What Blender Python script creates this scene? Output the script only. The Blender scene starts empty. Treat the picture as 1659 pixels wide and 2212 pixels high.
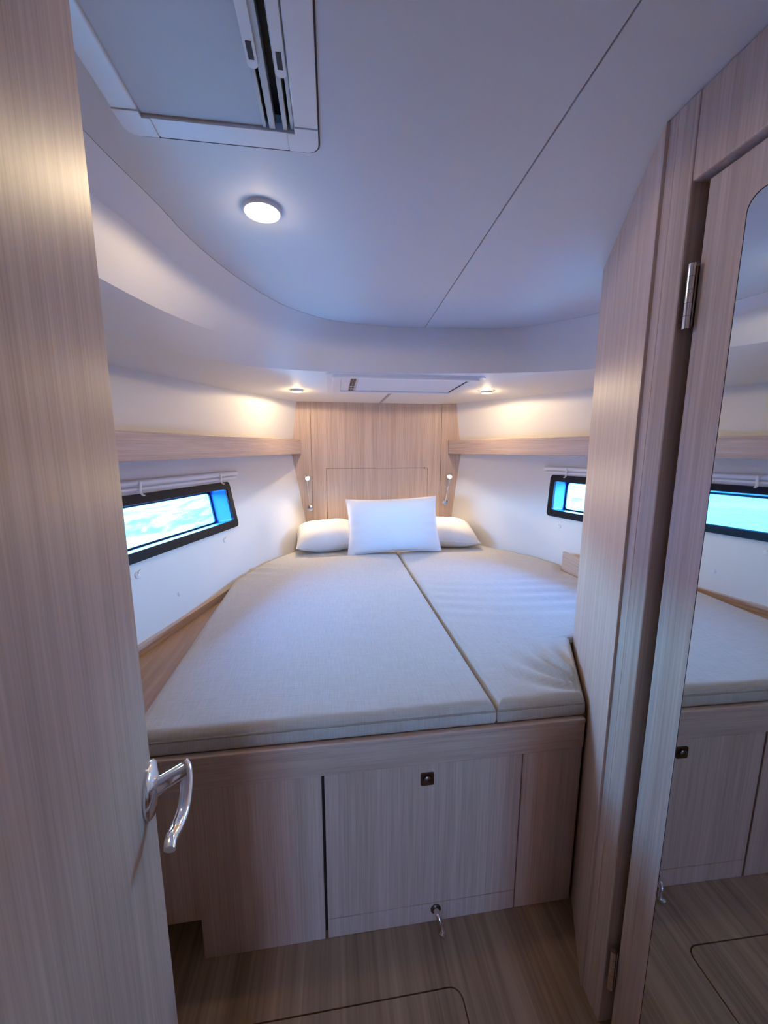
import bpy, bmesh, math, random
from mathutils import Vector, Matrix
random.seed(7)
S = bpy.context.scene
COL = S.collection

# ------------------------------------------------------------------ camera
W, H, FPX = 1659, 2212, 831.0
cd = bpy.data.cameras.new('camera'); cam = bpy.data.objects.new('camera', cd); COL.objects.link(cam)
cd.sensor_fit = 'VERTICAL'; cd.sensor_height = 36.0; cd.lens = FPX / H * 36.0
cd.clip_start = 0.01; cd.clip_end = 500
PITCH, YAW = math.radians(8.96), math.radians(7.7)
cam.location = (-0.36, 0.0, 1.43)
cam.rotation_euler = (math.pi / 2 - PITCH, 0, -YAW)
S.camera = cam

# ------------------------------------------------------------------ world (open daylight sky over the sea)
SKY = 60.0
wd = bpy.data.worlds.new('sky'); S.world = wd; wd.use_nodes = True
nt = wd.node_tree; nt.nodes.clear()
tc = nt.nodes.new('ShaderNodeTexCoord'); sp = nt.nodes.new('ShaderNodeSeparateXYZ')
rp = nt.nodes.new('ShaderNodeValToRGB'); bg = nt.nodes.new('ShaderNodeBackground'); wo = nt.nodes.new('ShaderNodeOutputWorld')
nt.links.new(tc.outputs['Generated'], sp.inputs[0]); nt.links.new(sp.outputs['Z'], rp.inputs[0])
rp.color_ramp.elements[0].position = 0.0; rp.color_ramp.elements[0].color = (0.20, 0.53, 1.0, 1)
rp.color_ramp.elements[1].position = 0.6; rp.color_ramp.elements[1].color = (0.10, 0.34, 1.0, 1)
nt.links.new(rp.outputs[0], bg.inputs[0]); bg.inputs[1].default_value = SKY
nt.links.new(bg.outputs[0], wo.inputs[0])
sd = bpy.data.lights.new('sun', 'SUN'); sun = bpy.data.objects.new('sun', sd); COL.objects.link(sun)
sd.energy = 14.0; sd.angle = 0.01; sd.color = (1.0, 0.97, 0.92)
sun.rotation_euler = (math.radians(14), math.radians(10), 0)

DOWN_W, FRONT_W, READ_W = 4.2, 4.7, 1.9
WARM = (1.0, 0.76, 0.47)

S.view_settings.view_transform = 'Standard'; S.view_settings.look = 'None'
S.view_settings.gamma = 1.0; S.view_settings.exposure = 0.41; S.view_settings.use_curve_mapping = False
cy = S.cycles
cy.use_denoising = True; cy.use_light_tree = False; cy.use_adaptive_sampling = True; cy.adaptive_threshold = 0.05; cy.max_bounces = 6; cy.diffuse_bounces = 4; cy.glossy_bounces = 4
cy.transparent_max_bounces = 12; cy.sample_clamp_indirect = 6.0; cy.caustics_reflective = False; cy.caustics_refractive = False

# ------------------------------------------------------------------ materials
def mat(name):
    m = bpy.data.materials.new(name); m.use_nodes = True
    return m, m.node_tree, m.node_tree.nodes['Principled BSDF']

def plain(name, col, rough=0.5, metal=0.0, spec=0.5, noise=0.0, nscale=300.0, bump=0.0):
    m, t, b = mat(name)
    b.inputs['Base Color'].default_value = (*col, 1); b.inputs['Roughness'].default_value = rough
    b.inputs['Metallic'].default_value = metal; b.inputs['Specular IOR Level'].default_value = spec
    if noise or bump:
        tc = t.nodes.new('ShaderNodeTexCoord'); n = t.nodes.new('ShaderNodeTexNoise')
        n.inputs['Scale'].default_value = nscale; n.inputs['Detail'].default_value = 3
        t.links.new(tc.outputs['Object'], n.inputs['Vector'])
        if noise:
            mx = t.nodes.new('ShaderNodeMix'); mx.data_type = 'RGBA'
            mx.inputs[6].default_value = (*[c * (1 - noise) for c in col], 1)
            mx.inputs[7].default_value = (*[min(1, c * (1 + noise)) for c in col], 1)
            t.links.new(n.outputs['Fac'], mx.inputs[0]); t.links.new(mx.outputs[2], b.inputs['Base Color'])
        if bump:
            bp = t.nodes.new('ShaderNodeBump'); bp.inputs['Strength'].default_value = bump; bp.inputs['Distance'].default_value = 0.002
            t.links.new(n.outputs['Fac'], bp.inputs['Height']); t.links.new(bp.outputs[0], b.inputs['Normal'])
    return m

def wood(name, scale, dark, light, rough=0.38, streak=0.42):
    """fine straight grain; scale = texture scale along x, y, z (small = along the grain)"""
    m, t, b = mat(name)
    tc = t.nodes.new('ShaderNodeTexCoord')
    def noise(k, detail, off):
        mp = t.nodes.new('ShaderNodeMapping'); mp.inputs['Scale'].default_value = [s * k for s in scale]
        mp.inputs['Location'].default_value = (off, off * 1.7, off * 0.6)
        n = t.nodes.new('ShaderNodeTexNoise'); n.inputs['Scale'].default_value = 1.0
        n.inputs['Detail'].default_value = detail; n.inputs['Roughness'].default_value = 0.6
        t.links.new(tc.outputs['Object'], mp.inputs[0]); t.links.new(mp.outputs[0], n.inputs['Vector'])
        return n
    a, c = noise(1.0, 4, 0.0), noise(0.16, 2, 3.1)
    ad = t.nodes.new('ShaderNodeMath'); ad.operation = 'MULTIPLY_ADD'; ad.inputs[1].default_value = streak
    t.links.new(c.outputs['Fac'], ad.inputs[0])
    sc = t.nodes.new('ShaderNodeMath'); sc.operation = 'MULTIPLY'; sc.inputs[1].default_value = 1 - streak
    t.links.new(a.outputs['Fac'], sc.inputs[0]); t.links.new(sc.outputs[0], ad.inputs[2])
    r = t.nodes.new('ShaderNodeValToRGB'); r.color_ramp.elements[0].position = 0.36; r.color_ramp.elements[1].position = 0.64
    r.color_ramp.elements[0].color = (*dark, 1); r.color_ramp.elements[1].color = (*light, 1)
    t.links.new(ad.outputs[0], r.inputs[0]); t.links.new(r.outputs[0], b.inputs['Base Color'])
    b.inputs['Roughness'].default_value = rough; b.inputs['Specular IOR Level'].default_value = 0.4
    bp = t.nodes.new('ShaderNodeBump'); bp.inputs['Strength'].default_value = 0.15; bp.inputs['Distance'].default_value = 0.001
    t.links.new(a.outputs['Fac'], bp.inputs['Height']); t.links.new(bp.outputs[0], b.inputs['Normal'])
    return m

def emit(name, col, strength):
    m, t, b = mat(name)
    b.inputs['Base Color'].default_value = (*col, 1)
    b.inputs['Emission Color'].default_value = (*col, 1); b.inputs['Emission Strength'].default_value = strength
    return m

def fabric(name, dark, light):
    m, t, b = mat(name)
    tc = t.nodes.new('ShaderNodeTexCoord'); outs = []
    for sc in ((420, 18, 18), (18, 420, 18)):
        mp = t.nodes.new('ShaderNodeMapping'); mp.inputs['Scale'].default_value = sc
        n = t.nodes.new('ShaderNodeTexNoise'); n.inputs['Scale'].default_value = 1.0; n.inputs['Detail'].default_value = 2
        t.links.new(tc.outputs['Object'], mp.inputs[0]); t.links.new(mp.outputs[0], n.inputs['Vector']); outs.append(n.outputs['Fac'])
    ad = t.nodes.new('ShaderNodeMath'); ad.operation = 'ADD'
    t.links.new(outs[0], ad.inputs[0]); t.links.new(outs[1], ad.inputs[1])
    r = t.nodes.new('ShaderNodeValToRGB'); mr = t.nodes.new('ShaderNodeMath'); mr.operation = 'MULTIPLY'; mr.inputs[1].default_value = 0.5
    t.links.new(ad.outputs[0], mr.inputs[0]); t.links.new(mr.outputs[0], r.inputs[0])
    r.color_ramp.elements[0].position = 0.36; r.color_ramp.elements[1].position = 0.64
    r.color_ramp.elements[0].color = (*dark, 1); r.color_ramp.elements[1].color = (*light, 1)
    t.links.new(r.outputs[0], b.inputs['Base Color']); b.inputs['Roughness'].default_value = 0.9
    b.inputs['Specular IOR Level'].default_value = 0.15; b.inputs['Sheen Weight'].default_value = 0.2
    bp = t.nodes.new('ShaderNodeBump'); bp.inputs['Strength'].default_value = 0.25; bp.inputs['Distance'].default_value = 0.001
    t.links.new(ad.outputs[0], bp.inputs['Height']); t.links.new(bp.outputs[0], b.inputs['Normal'])
    return m

OAK_D, OAK_L = (0.46, 0.325, 0.245), (0.66, 0.495, 0.395)
M = {}
M['oak_v'] = wood('oak_vertical_grain', (230, 230, 4), OAK_D, OAK_L, 0.47)
M['oak_h'] = wood('oak_horizontal_grain', (5, 5, 150), OAK_D, OAK_L, 0.4)
M['oak_floor'] = wood('oak_floor', (110, 3.0, 10), (0.22, 0.14, 0.085), (0.43, 0.30, 0.185), 0.4, 0.55)
M['oak_plat'] = wood('plywood_top', (60, 4, 10), (0.36, 0.22, 0.13), (0.50, 0.33, 0.20), 0.5)
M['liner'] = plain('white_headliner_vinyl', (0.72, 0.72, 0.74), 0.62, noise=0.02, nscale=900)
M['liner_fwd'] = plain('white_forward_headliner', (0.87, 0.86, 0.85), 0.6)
M['gel'] = plain('white_gelcoat', (0.86, 0.86, 0.88), 0.28)
M['wallwhite'] = plain('white_wall_vinyl', (0.81, 0.79, 0.76), 0.55, noise=0.015, nscale=700)
M['plastic'] = plain('white_plastic', (0.84, 0.85, 0.87), 0.35)
M['blind'] = plain('grey_white_blind_cloth', (0.62, 0.63, 0.66), 0.8)
M['greybar'] = plain('grey_aluminium_bar', (0.42, 0.45, 0.46), 0.4, 0.3)
M['black'] = plain('black_void', (0.006, 0.006, 0.008), 0.6)
M['brownbar'] = plain('brown_track', (0.10, 0.055, 0.04), 0.5)
M['navy'] = plain('black_plastic_window_frame', (0.005, 0.007, 0.013), 0.45, spec=0.15)
M['revealblue'] = plain('blue_window_reveal', (0.04, 0.18, 0.55), 0.35)  # saturated blue base colour for the window reveals
M['seal'] = plain('black_rubber_and_shadow', (0.01, 0.012, 0.016), 0.6)
M['chrome'] = plain('polished_chrome', (0.86, 0.87, 0.90), 0.10, 1.0)
M['darkmetal'] = plain('dark_bronze_metal', (0.16, 0.13, 0.12), 0.25, 1.0)
M['mirror'] = plain('mirror_silver', (0.80, 0.86, 0.88), 0.015, 1.0)
M['gap'] = plain('dark_joint', (0.015, 0.010, 0.008), 0.8)
M['linen'] = fabric('beige_linen', (0.48, 0.445, 0.385), (0.58, 0.545, 0.48))
M['piping'] = plain('beige_piping', (0.36, 0.32, 0.25), 0.9)
M['pillow'] = plain('white_cotton', (0.80, 0.80, 0.82), 0.9, spec=0.1, noise=0.02, nscale=500, bump=0.1)
M['lens'] = emit('lamp_lens', (1.0, 0.86, 0.62), 14.0)
M['glow'] = emit('reading_lamp_lens', (1.0, 0.83, 0.55), 18.0)
# glass: clear blue tinted pane
m, t, b = mat('blue_tinted_window_glass'); t.nodes.remove(b)
tr = t.nodes.new('ShaderNodeBsdfTransparent'); tr.inputs[0].default_value = (0.80, 0.95, 1.0, 1)
gl = t.nodes.new('ShaderNodeBsdfGlossy'); gl.inputs['Roughness'].default_value = 0.02
ly = t.nodes.new('ShaderNodeFresnel'); ly.inputs[0].default_value = 1.2
mx = t.nodes.new('ShaderNodeMixShader')
t.links.new(ly.outputs[0], mx.inputs[0]); t.links.new(tr.outputs[0], mx.inputs[1]); t.links.new(gl.outputs[0], mx.inputs[2])
t.links.new(mx.outputs[0], t.nodes['Material Output'].inputs[0]); M['glass'] = m
# sea: turquoise water with brighter foam-like crests
m, t, b = mat('turquoise_sea')
tc = t.nodes.new('ShaderNodeTexCoord'); mp = t.nodes.new('ShaderNodeMapping'); mp.inputs['Scale'].default_value = (1.2, 0.55, 1)
n = t.nodes.new('ShaderNodeTexNoise'); n.inputs['Scale'].default_value = 2.4; n.inputs['Detail'].default_value = 4
t.links.new(tc.outputs['Object'], mp.inputs[0]); t.links.new(mp.outputs[0], n.inputs['Vector'])
r = t.nodes.new('ShaderNodeValToRGB')
r.color_ramp.elements[0].position = 0.41; r.color_ramp.elements[0].color = (0.0, 0.026, 0.014, 1)
r.color_ramp.elements[1].position = 0.52; r.color_ramp.elements[1].color = (0.09, 0.34, 0.46, 1)
t.links.new(n.outputs['Fac'], r.inputs[0]); t.links.new(r.outputs[0], b.inputs['Base Color'])
b.inputs['Roughness'].default_value = 0.5; b.inputs['Specular IOR Level'].default_value = 0.1; M['sea'] = m

# ------------------------------------------------------------------ helpers
def smooth_by(bm, deg):
    lim = math.radians(deg)
    for f in bm.faces: f.smooth = True
    for e in bm.edges:
        e.smooth = len(e.link_faces) == 2 and e.calc_face_angle(0.0) < lim

def link(name, bm, m, parent=None, smooth=None, bevel=0.0, base=None, recalc=True):
    """bm holds world coordinates; parent (Empty or mesh object) carries the thing's base point"""
    if recalc: bmesh.ops.recalc_face_normals(bm, faces=bm.faces)
    if smooth: smooth_by(bm, smooth)
    L = Vector(parent['_base']) if parent is not None else (Vector(base) if base is not None else Vector((0, 0, 0)))
    bmesh.ops.translate(bm, verts=bm.verts, vec=-L)
    me = bpy.data.meshes.new(name); bm.to_mesh(me); bm.free()
    me.materials.append(M[m] if isinstance(m, str) else m)
    o = bpy.data.objects.new(name, me); COL.objects.link(o); o['_base'] = list(L)
    if parent is not None: o.parent = parent
    else: o.location = L
    if bevel:
        bv = o.modifiers.new('bevel', 'BEVEL'); bv.width = bevel; bv.segments = 2; bv.limit_method = 'ANGLE'; bv.angle_limit = math.radians(40)
        bv.harden_normals = False
    return o

def thing(name, label, cat, loc, group=None):
    o = bpy.data.objects.new(name, None); COL.objects.link(o); o.location = loc; o.empty_display_size = 0.05
    o['_base'] = list(loc); tag(o, label, cat, group); return o

def tag(o, label, cat=None, group=None, kind=None):
    o['label'] = label
    if cat: o['category'] = cat
    if group: o['group'] = group
    if kind: o['kind'] = kind
    return o

def struct(o, label, cat):
    return tag(o, label, cat, kind='structure')

def box(bm, x0, x1, y0, y1, z0, z1):
    v = [bm.verts.new((x, y, z)) for z in (z0, z1) for x, y in ((x0, y0), (x1, y0), (x1, y1), (x0, y1))]
    for q in ((0, 1, 2, 3), (4, 5, 6, 7), (0, 1, 5, 4), (1, 2, 6, 5), (2, 3, 7, 6), (3, 0, 4, 7)):
        bm.faces.new([v[i] for i in q])
    return bm

def nbox(*a):
    return box(bmesh.new(), *a)

def prism(bm, outline, holes=(), d0=0.0, d1=0.01, fr=None):
    """2D outline (with holes) thickened from d0 to d1 along the normal of frame fr=(o,u,v,n); default frame is XY/Z"""
    if fr is None: fr = (Vector((0, 0, 0)), Vector((1, 0, 0)), Vector((0, 1, 0)), Vector((0, 0, 1)))
    o, u, v, n = fr
    rings = []
    for d in (d0, d1):
        es = []; rr = []
        for loop in [outline] + list(holes):
            vs = [bm.verts.new(o + u * p[0] + v * p[1] + n * d) for p in loop]
            es += [bm.edges.new((vs[i], vs[(i + 1) % len(vs)])) for i in range(len(vs))]
            rr.append(vs)
        bmesh.ops.triangle_fill(bm, use_beauty=True, use_dissolve=False, edges=es, normal=n)
        rings.append(rr)
    for a, b in zip(*rings):
        k = len(a)
        for i in range(k):
            j = (i + 1) % k
            bm.faces.new((a[i], a[j], b[j], b[i]))
    return bm

def rrect(x0, x1, y0, y1, r, seg=5):
    pts = []
    for cx, cy_, a0 in ((x1 - r, y1 - r, 0), (x0 + r, y1 - r, 90), (x0 + r, y0 + r, 180), (x1 - r, y0 + r, 270)):
        for i in range(seg + 1):
            a = math.radians(a0 + 90 * i / seg); pts.append((cx + r * math.cos(a), cy_ + r * math.sin(a)))
    return pts

def tube(bm, pts, rad, seg=10, cap=True, flat=1.0, up=None):
    pts = [Vector(p) for p in pts]; n = len(pts)
    rads = rad if isinstance(rad, (list, tuple)) else [rad] * n
    prev = None; rings = []
    for i, p in enumerate(pts):
        d = (pts[min(i + 1, n - 1)] - pts[max(i - 1, 0)]).normalized()
        if prev is None:
            a = up if up is not None else (Vector((0, 0, 1)) if abs(d.z) < 0.9 else Vector((1, 0, 0)))
            s = d.cross(a).normalized()
        else:
            s = (prev - d * prev.dot(d)).normalized()
        prev = s; t_ = s.cross(d).normalized()
        rings.append([bm.verts.new(p + (s * math.cos(2 * math.pi * k / seg) + t_ * (flat * math.sin(2 * math.pi * k / seg))) * rads[i]) for k in range(seg)])
    for a, b in zip(rings, rings[1:]):
        for k in range(seg): bm.faces.new((a[k], a[(k + 1) % seg], b[(k + 1) % seg], b[k]))
    if cap: bm.faces.new(rings[0]); bm.faces.new(rings[-1])
    return bm

def lathe(bm, prof, o, axis, seg=28):
    """prof = [(radius, offset along axis)]"""
    o = Vector(o); ax = Vector(axis).normalized()
    s = ax.cross(Vector((0, 0, 1)) if abs(ax.z) < 0.9 else Vector((1, 0, 0))).normalized(); t_ = ax.cross(s)
    rings = []
    for r, h in prof:
        if r < 1e-6: rings.append([bm.verts.new(o + ax * h)])
        else: rings.append([bm.verts.new(o + ax * h + (s * math.cos(2 * math.pi * k / seg) + t_ * math.sin(2 * math.pi * k / seg)) * r) for k in range(seg)])
    for a, b in zip(rings, rings[1:]):
        for k in range(seg):
            k2 = (k + 1) % seg
            if len(a) == 1 and len(b) == 1: continue
            if len(a) == 1: bm.faces.new((a[0], b[k], b[k2]))
            elif len(b) == 1: bm.faces.new((a[k], a[k2], b[0]))
            else: bm.faces.new((a[k], a[k2], b[k2], b[k]))
    return bm

def interp(x, xs, ys):
    if x <= xs[0]: return ys[0] + (x - xs[0]) * (ys[1] - ys[0]) / (xs[1] - xs[0])
    for i in range(len(xs) - 1):
        if x <= xs[i + 1]: return ys[i] + (x - xs[i]) * (ys[i + 1] - ys[i]) / (xs[i + 1] - xs[i])
    return ys[-1] + (x - xs[-1]) * (ys[-1] - ys[-2]) / (xs[-1] - xs[-2])

def catmull(pts, per=6):
    out = []; n = len(pts); dim = len(pts[0])
    for i in range(n - 1):
        p0, p1, p2, p3 = pts[max(i - 1, 0)], pts[i], pts[i + 1], pts[min(i + 2, n - 1)]
        for k in range(per):
            t_ = k / per
            out.append(tuple(0.5 * (2 * p1[d] + (p2[d] - p0[d]) * t_ + (2 * p0[d] - 5 * p1[d] + 4 * p2[d] - p3[d]) * t_ ** 2 + (3 * p1[d] - p0[d] - 3 * p2[d] + p3[d]) * t_ ** 3) for d in range(dim)))
    out.append(tuple(pts[-1])); return out

# ------------------------------------------------------------------ hull shape (x of the inner skin at y, z)
HY = [-2.6, 0.9, 1.30, 2.26, 2.42, 2.7, 2.9]
HZ = [0.70, 1.41, 1.77]
HL = [[-1.35, -1.185, -1.115, -.838, -.775, -.60, -.50], [-1.55, -1.37, -1.25, -.957, -.88, -.735, -.62], [-1.6, -1.47, -1.36, -.92, -.835, -.69, -.575]]
HR = [[1.45, 1.31, 1.235, .965, .875, .68, .49], [1.6, 1.38, 1.285, .985, .885, .72, .59], [1.65, 1.48, 1.37, .945, .85, .69, .545]]
def hull(T, y, z):
    xs = [interp(y, HY, r) for r in T]
    if z >= 1.77: return xs[2]
    return interp(z, HZ, xs)

CEIL, SOF = 2.01, 1.80     # main ceiling, forward (lower) headliner
FZ = 0.076                 # cabin sole
CAB_Y = 0.895              # berth front
HEAD_Y = 2.86              # headboard face
PLAT = 0.69                # berth platform height

# ------------------------------------------------------------------ floor with flush hatch
HX0, HX1, HY0, HY1 = -0.606, -0.060, 0.19, 0.755
bm = prism(bmesh.new(), [(-1.8, -2.7), (1.8, -2.7), (1.8, 3.1), (-1.8, 3.1)], [rrect(HX0, HX1, HY0, HY1, 0.03)], FZ - 0.02, FZ)
floor = struct(link('floor', bm, 'oak_floor'), 'pale oak laminate cabin sole with a flush hatch', 'floor')
link('floor_hatch', prism(bmesh.new(), rrect(HX0 + .0035, HX1 - .0035, HY0 + .0035, HY1 - .0035, 0.027), (), FZ - 0.02, FZ), 'oak_floor', floor)
link('subfloor', nbox(-1.8, 1.8, -2.7, 3.1, FZ - 0.05, FZ - 0.021), 'gap', floor)

# ------------------------------------------------------------------ hull sides with window openings
WIN = {'L': (1.30, 2.235, 1.012, 1.262), 'R': (1.38, 2.232, 1.033, 1.286)}
def hull_wall(T, side):
    y0, y1, z0, z1 = WIN[side]; h = (y0 + .03, y1 - .03, z0 + .03, z1 - .03)
    ys = sorted(set([-2.6, -1.5, -.5, .2, .6, .9, 1.1, 1.30, 1.6, 1.82, 2.0, 2.1, 2.26, 2.34, 2.42, 2.5, 2.6, 2.7, 2.8, 2.875, h[0], h[1]]))
    zs = sorted(set([-0.03, .3, .62, .7, .85, 1.0, 1.14, 1.3, 1.41, 1.5, 1.6, 1.70, 1.77, 2.04, h[2], h[3]]))
    bm = bmesh.new()
    g = [[bm.verts.new((hull(T, y, z), y, z)) for y in ys] for z in zs]
    for i in range(len(zs) - 1):
        for j in range(len(ys) - 1):
            if h[0] - 1e-6 <= ys[j] and ys[j + 1] <= h[1] + 1e-6 and h[2] - 1e-6 <= zs[i] and zs[i + 1] <= h[3] + 1e-6: continue
            bm.faces.new((g[i][j], g[i][j + 1], g[i + 1][j + 1], g[i + 1][j]))
    smooth_by(bm, 50)
    return bm
wl = struct(link('wall_left', hull_wall(HL, 'L'), 'wallwhite'), 'white padded hull side left of the berth with a long window', 'wall')
wr = struct(link('wall_right', hull_wall(HR, 'R'), 'wallwhite'), 'white padded hull side right of the berth with a long window', 'wall')

# windows
def window(n, T, side, label):
    y0, y1, z0, z1 = WIN[side]
    A, B, D = (Vector((hull(T, y, z), y, z)) for y, z in ((y0, z0), (y1, z0), (y0, z1)))
    u = (B - A); lu = u.length; u.normalize(); v = (D - A); v = (v - u * v.dot(u)); lv = v.length; v.normalize()
    nrm = u.cross(v)
    if (nrm.x > 0) != (side == 'L'): nrm = -nrm          # points into the cabin
    o = A + nrm * 0.002; fr = (o, u, v, nrm)
    out, inn = rrect(0, lu, 0, lv, .022), rrect(.036, lu - .034, .040, lv - .038, .012)
    w = struct(link('window_%d' % n, prism(bmesh.new(), out, [inn], -0.006, 0.011, fr), 'navy', bevel=.003), label, 'window')
    # reveal tunnel
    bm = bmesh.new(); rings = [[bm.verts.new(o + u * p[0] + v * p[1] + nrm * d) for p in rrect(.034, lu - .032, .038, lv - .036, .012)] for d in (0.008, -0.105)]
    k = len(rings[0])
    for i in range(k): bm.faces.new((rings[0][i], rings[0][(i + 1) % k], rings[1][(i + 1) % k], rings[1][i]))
    link('reveal', bm, 'revealblue', w, smooth=40)
    link('seal', prism(bmesh.new(), rrect(.02, lu - .02, .02, lv - .02, .01), [rrect(.042, lu - .040, .047, lv - .046, .018)], -0.108, -0.100, fr), 'seal', w)
    link('pane', prism(bmesh.new(), rrect(.03, lu - .03, .03, lv - .03, .01), (), -0.112, -0.110, fr), 'glass', w)
    # daylight portal: only guides the sampling of the sky through this opening
    ld = bpy.data.lights.new('window_portal', 'AREA'); ld.shape = 'RECTANGLE'; ld.size = lu - .06; ld.size_y = lv - .06; ld.cycles.is_portal = True
    lo = bpy.data.objects.new('window_portal', ld); COL.objects.link(lo)
    z = -nrm; x = u; y = z.cross(x)
    # area lights shine along local -Z
    lo.matrix_world = Matrix.Translation(o + u * lu / 2 + v * lv / 2 - nrm * 0.13) @ Matrix((x, y, z)).transposed().to_4x4()
    return fr, lu, lv
window(1, HL, 'L', 'long low window in black frame in the left hull side')
window(2, HR, 'R', 'long low window in black frame in the right hull side')

# ------------------------------------------------------------------ forward bulkhead (headboard wall)
fw = struct(link('wall_forward', nbox(-1.0, 1.0, HEAD_Y + .010, HEAD_Y + .03, 0, 2.04), 'gap'), 'oak headboard bulkhead at the far end of the berth', 'wall')
def hx(T, z): return hull(T, HEAD_Y, z)
frh = (Vector((0, HEAD_Y, 0)), Vector((1, 0, 0)), Vector((0, 0, 1)), Vector((0, -1, 0)))
g_ = 0.0013
def hpanel(pts): link('panel', prism(bmesh.new(), pts, (), -0.012, 0.0, frh), 'oak_v', fw, bevel=.0008)
zt, zb = 1.82, 0.62
hpanel([(hx(HL, zb), zb), (-.505, zb), (-.505, zt), (hx(HL, zt) - .01, zt), (hx(HL, 1.77) - .01, 1.77), (hx(HL, 1.41) - .01, 1.41), (hx(HL, .7) - .01, .7)])
hpanel([(.462, zb), (hx(HR, zb), zb), (hx(HR, .7) + .01, .7), (hx(HR, 1.41) + .01, 1.41), (hx(HR, 1.77) + .01, 1.77), (hx(HR, zt) + .01, zt), (.462, zt)])
hpanel([(-.505 + 2 * g_, zb), (-.40, zb), (-.40, 1.308), (.36, 1.308), (.36, zb), (.462 - 2 * g_, zb), (.462 - 2 * g_, zt), (-.505 + 2 * g_, zt)])
hpanel([(-.40 + 2 * g_, zb), (.36 - 2 * g_, zb), (.36 - 2 * g_, 1.308 - 2 * g_), (-.40 + 2 * g_, 1.308 - 2 * g_)])
link('screw_cap', lathe(bmesh.new(), [(.006, 0), (.006, .0012), (0, .0015)], (.335, HEAD_Y, 1.306), (0, -1, 0), 12), 'brownbar', fw)

# ------------------------------------------------------------------ main ceiling, fascia, forward headliner
SEC = [  # ceiling edge (x,y), fascia foot (x,y), outer headliner edge y (None = headboard, x), ledge weight
 ((-.86, -.09), (-1.25, -.09), ('L', -.09), 1), ((-.82, .60), (-1.19, .70), ('L', .72), 1), ((-.797, .866), (-1.13, 1.02), ('L', 1.1), 1),
 ((-.76, 1.061), (-1.085, 1.22), ('L', 1.35), 1), ((-.739, 1.204), (-1.04, 1.351), ('L', 1.55), 1), ((-.712, 1.313), (-.995, 1.47), ('L', 1.75), .9),
 ((-.674, 1.429), (-.91, 1.648), ('L', 2.05), .55), ((-.61, 1.571), (-.80, 1.765), ('L', 2.45), .18), ((-.526, 1.707), (-.67, 1.848), ('L', 2.87), 0),
 ((-.38, 1.832), (-.492, 1.894), ('H', -.44), 0), ((-.212, 1.885), (-.343, 1.906), ('H', -.30), 0), ((-.057, 1.903), (-.059, 1.900), ('H', -.06), 0),
 ((.097, 1.900), (.12, 1.885), ('H', .12), 0), ((.276, 1.887), (.269, 1.860), ('H', .27), 0), ((.408, 1.87), (.40, 1.838), ('H', .41), 0),
 ((.53, 1.832), (.56, 1.80), ('R', 2.87), 0), ((.659, 1.735), (.70, 1.75), ('R', 2.35), 0), ((.786, 1.599), (.862, 1.66), ('R', 1.95), 0),
 ((.87, 1.40), (.97, 1.48), ('R', 1.6), 0), ((.91, 1.20), (1.04, 1.24), ('R', 1.26), 0)]
flat = []
for E, B, o, w in SEC:
    if o[0] == 'L': oz = 1.755 + .02 * max(0, (o[1] - 1.8)); O = (hull(HL, o[1], oz) - .01, o[1], oz)
    elif o[0] == 'R': oz = 1.762 + .018 * max(0, (o[1] - 1.8)); O = (hull(HR, o[1], oz) + .01, o[1], oz)
    else: O = (o[1], HEAD_Y + .01, 1.776)
    flat.append((*E, *B, w, *O))
sm = catmull(flat, 6)
bm = bmesh.new(); rows = []
def lerp(a, b, t_): return a + (b - a) * t_
for s in sm:
    ex, ey, bx, by, w = s[:5]; w = min(1, max(0, w))
    dx, dy = bx - ex, by - ey
    top = (ex + (-.004 if ex < 0 else .004), ey + .004, CEIL + .012)
    fh = lerp(.25, .28, w); zh = lerp(CEIL - .25 * (CEIL - SOF), 1.987, w)
    fm = lerp(.60, .52, w); zm = lerp(CEIL - .60 * (CEIL - SOF), 1.862, w)
    pr = [top, (ex, ey, CEIL - .001)]
    pr += [(ex + dx * fh, ey + dy * fh, zh)]
    mx_, my_ = ex + dx * fm, ey + dy * fm
    pr += [(lerp(ex + dx * fh, mx_, .5), lerp(ey + dy * fh, my_, .5), lerp(zh, zm, .5)), (mx_, my_, zm)]
    pr += [(lerp(mx_, bx, .9), lerp(my_, by, .9), lerp(zm, SOF, .94)), (bx, by, SOF)]
    # outward roll of the lip
    rows.append([bm.verts.new(p) for p in pr])
for a, b in zip(rows, rows[1:]):
    for k in range(len(a) - 1): bm.faces.new((a[k], a[k + 1], b[k + 1], b[k]))
struct(link('trim_1', bm, 'gel', smooth=17), 'curved white moulded fascia stepping down from the main ceiling', 'fascia')

bm = bmesh.new(); rows = []
for s in sm:
    bx, by, O = s[2], s[3], s[5:8]
    rows.append([bm.verts.new((lerp(bx, O[0], t_), lerp(by, O[1], t_), lerp(SOF, O[2], t_) + .006 * math.sin(math.pi * t_) * 0)) for t_ in (0, .15, .3, .45, .6, .75, .9, 1)])
for a, b in zip(rows, rows[1:]):
    for k in range(7): bm.faces.new((a[k], a[k + 1], b[k + 1], b[k]))
cf = struct(link('ceiling_forward', bm, 'liner_fwd', smooth=50), 'lower white headliner over the head of the berth', 'ceiling')
bm = bmesh.new()
tube(bm, [(0.012, 2.37, 1.787), (0.0, HEAD_Y - .002, 1.777)], .011, 8, flat=.35)
link('seam_strip', bm, 'greybar', cf, smooth=40)

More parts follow.
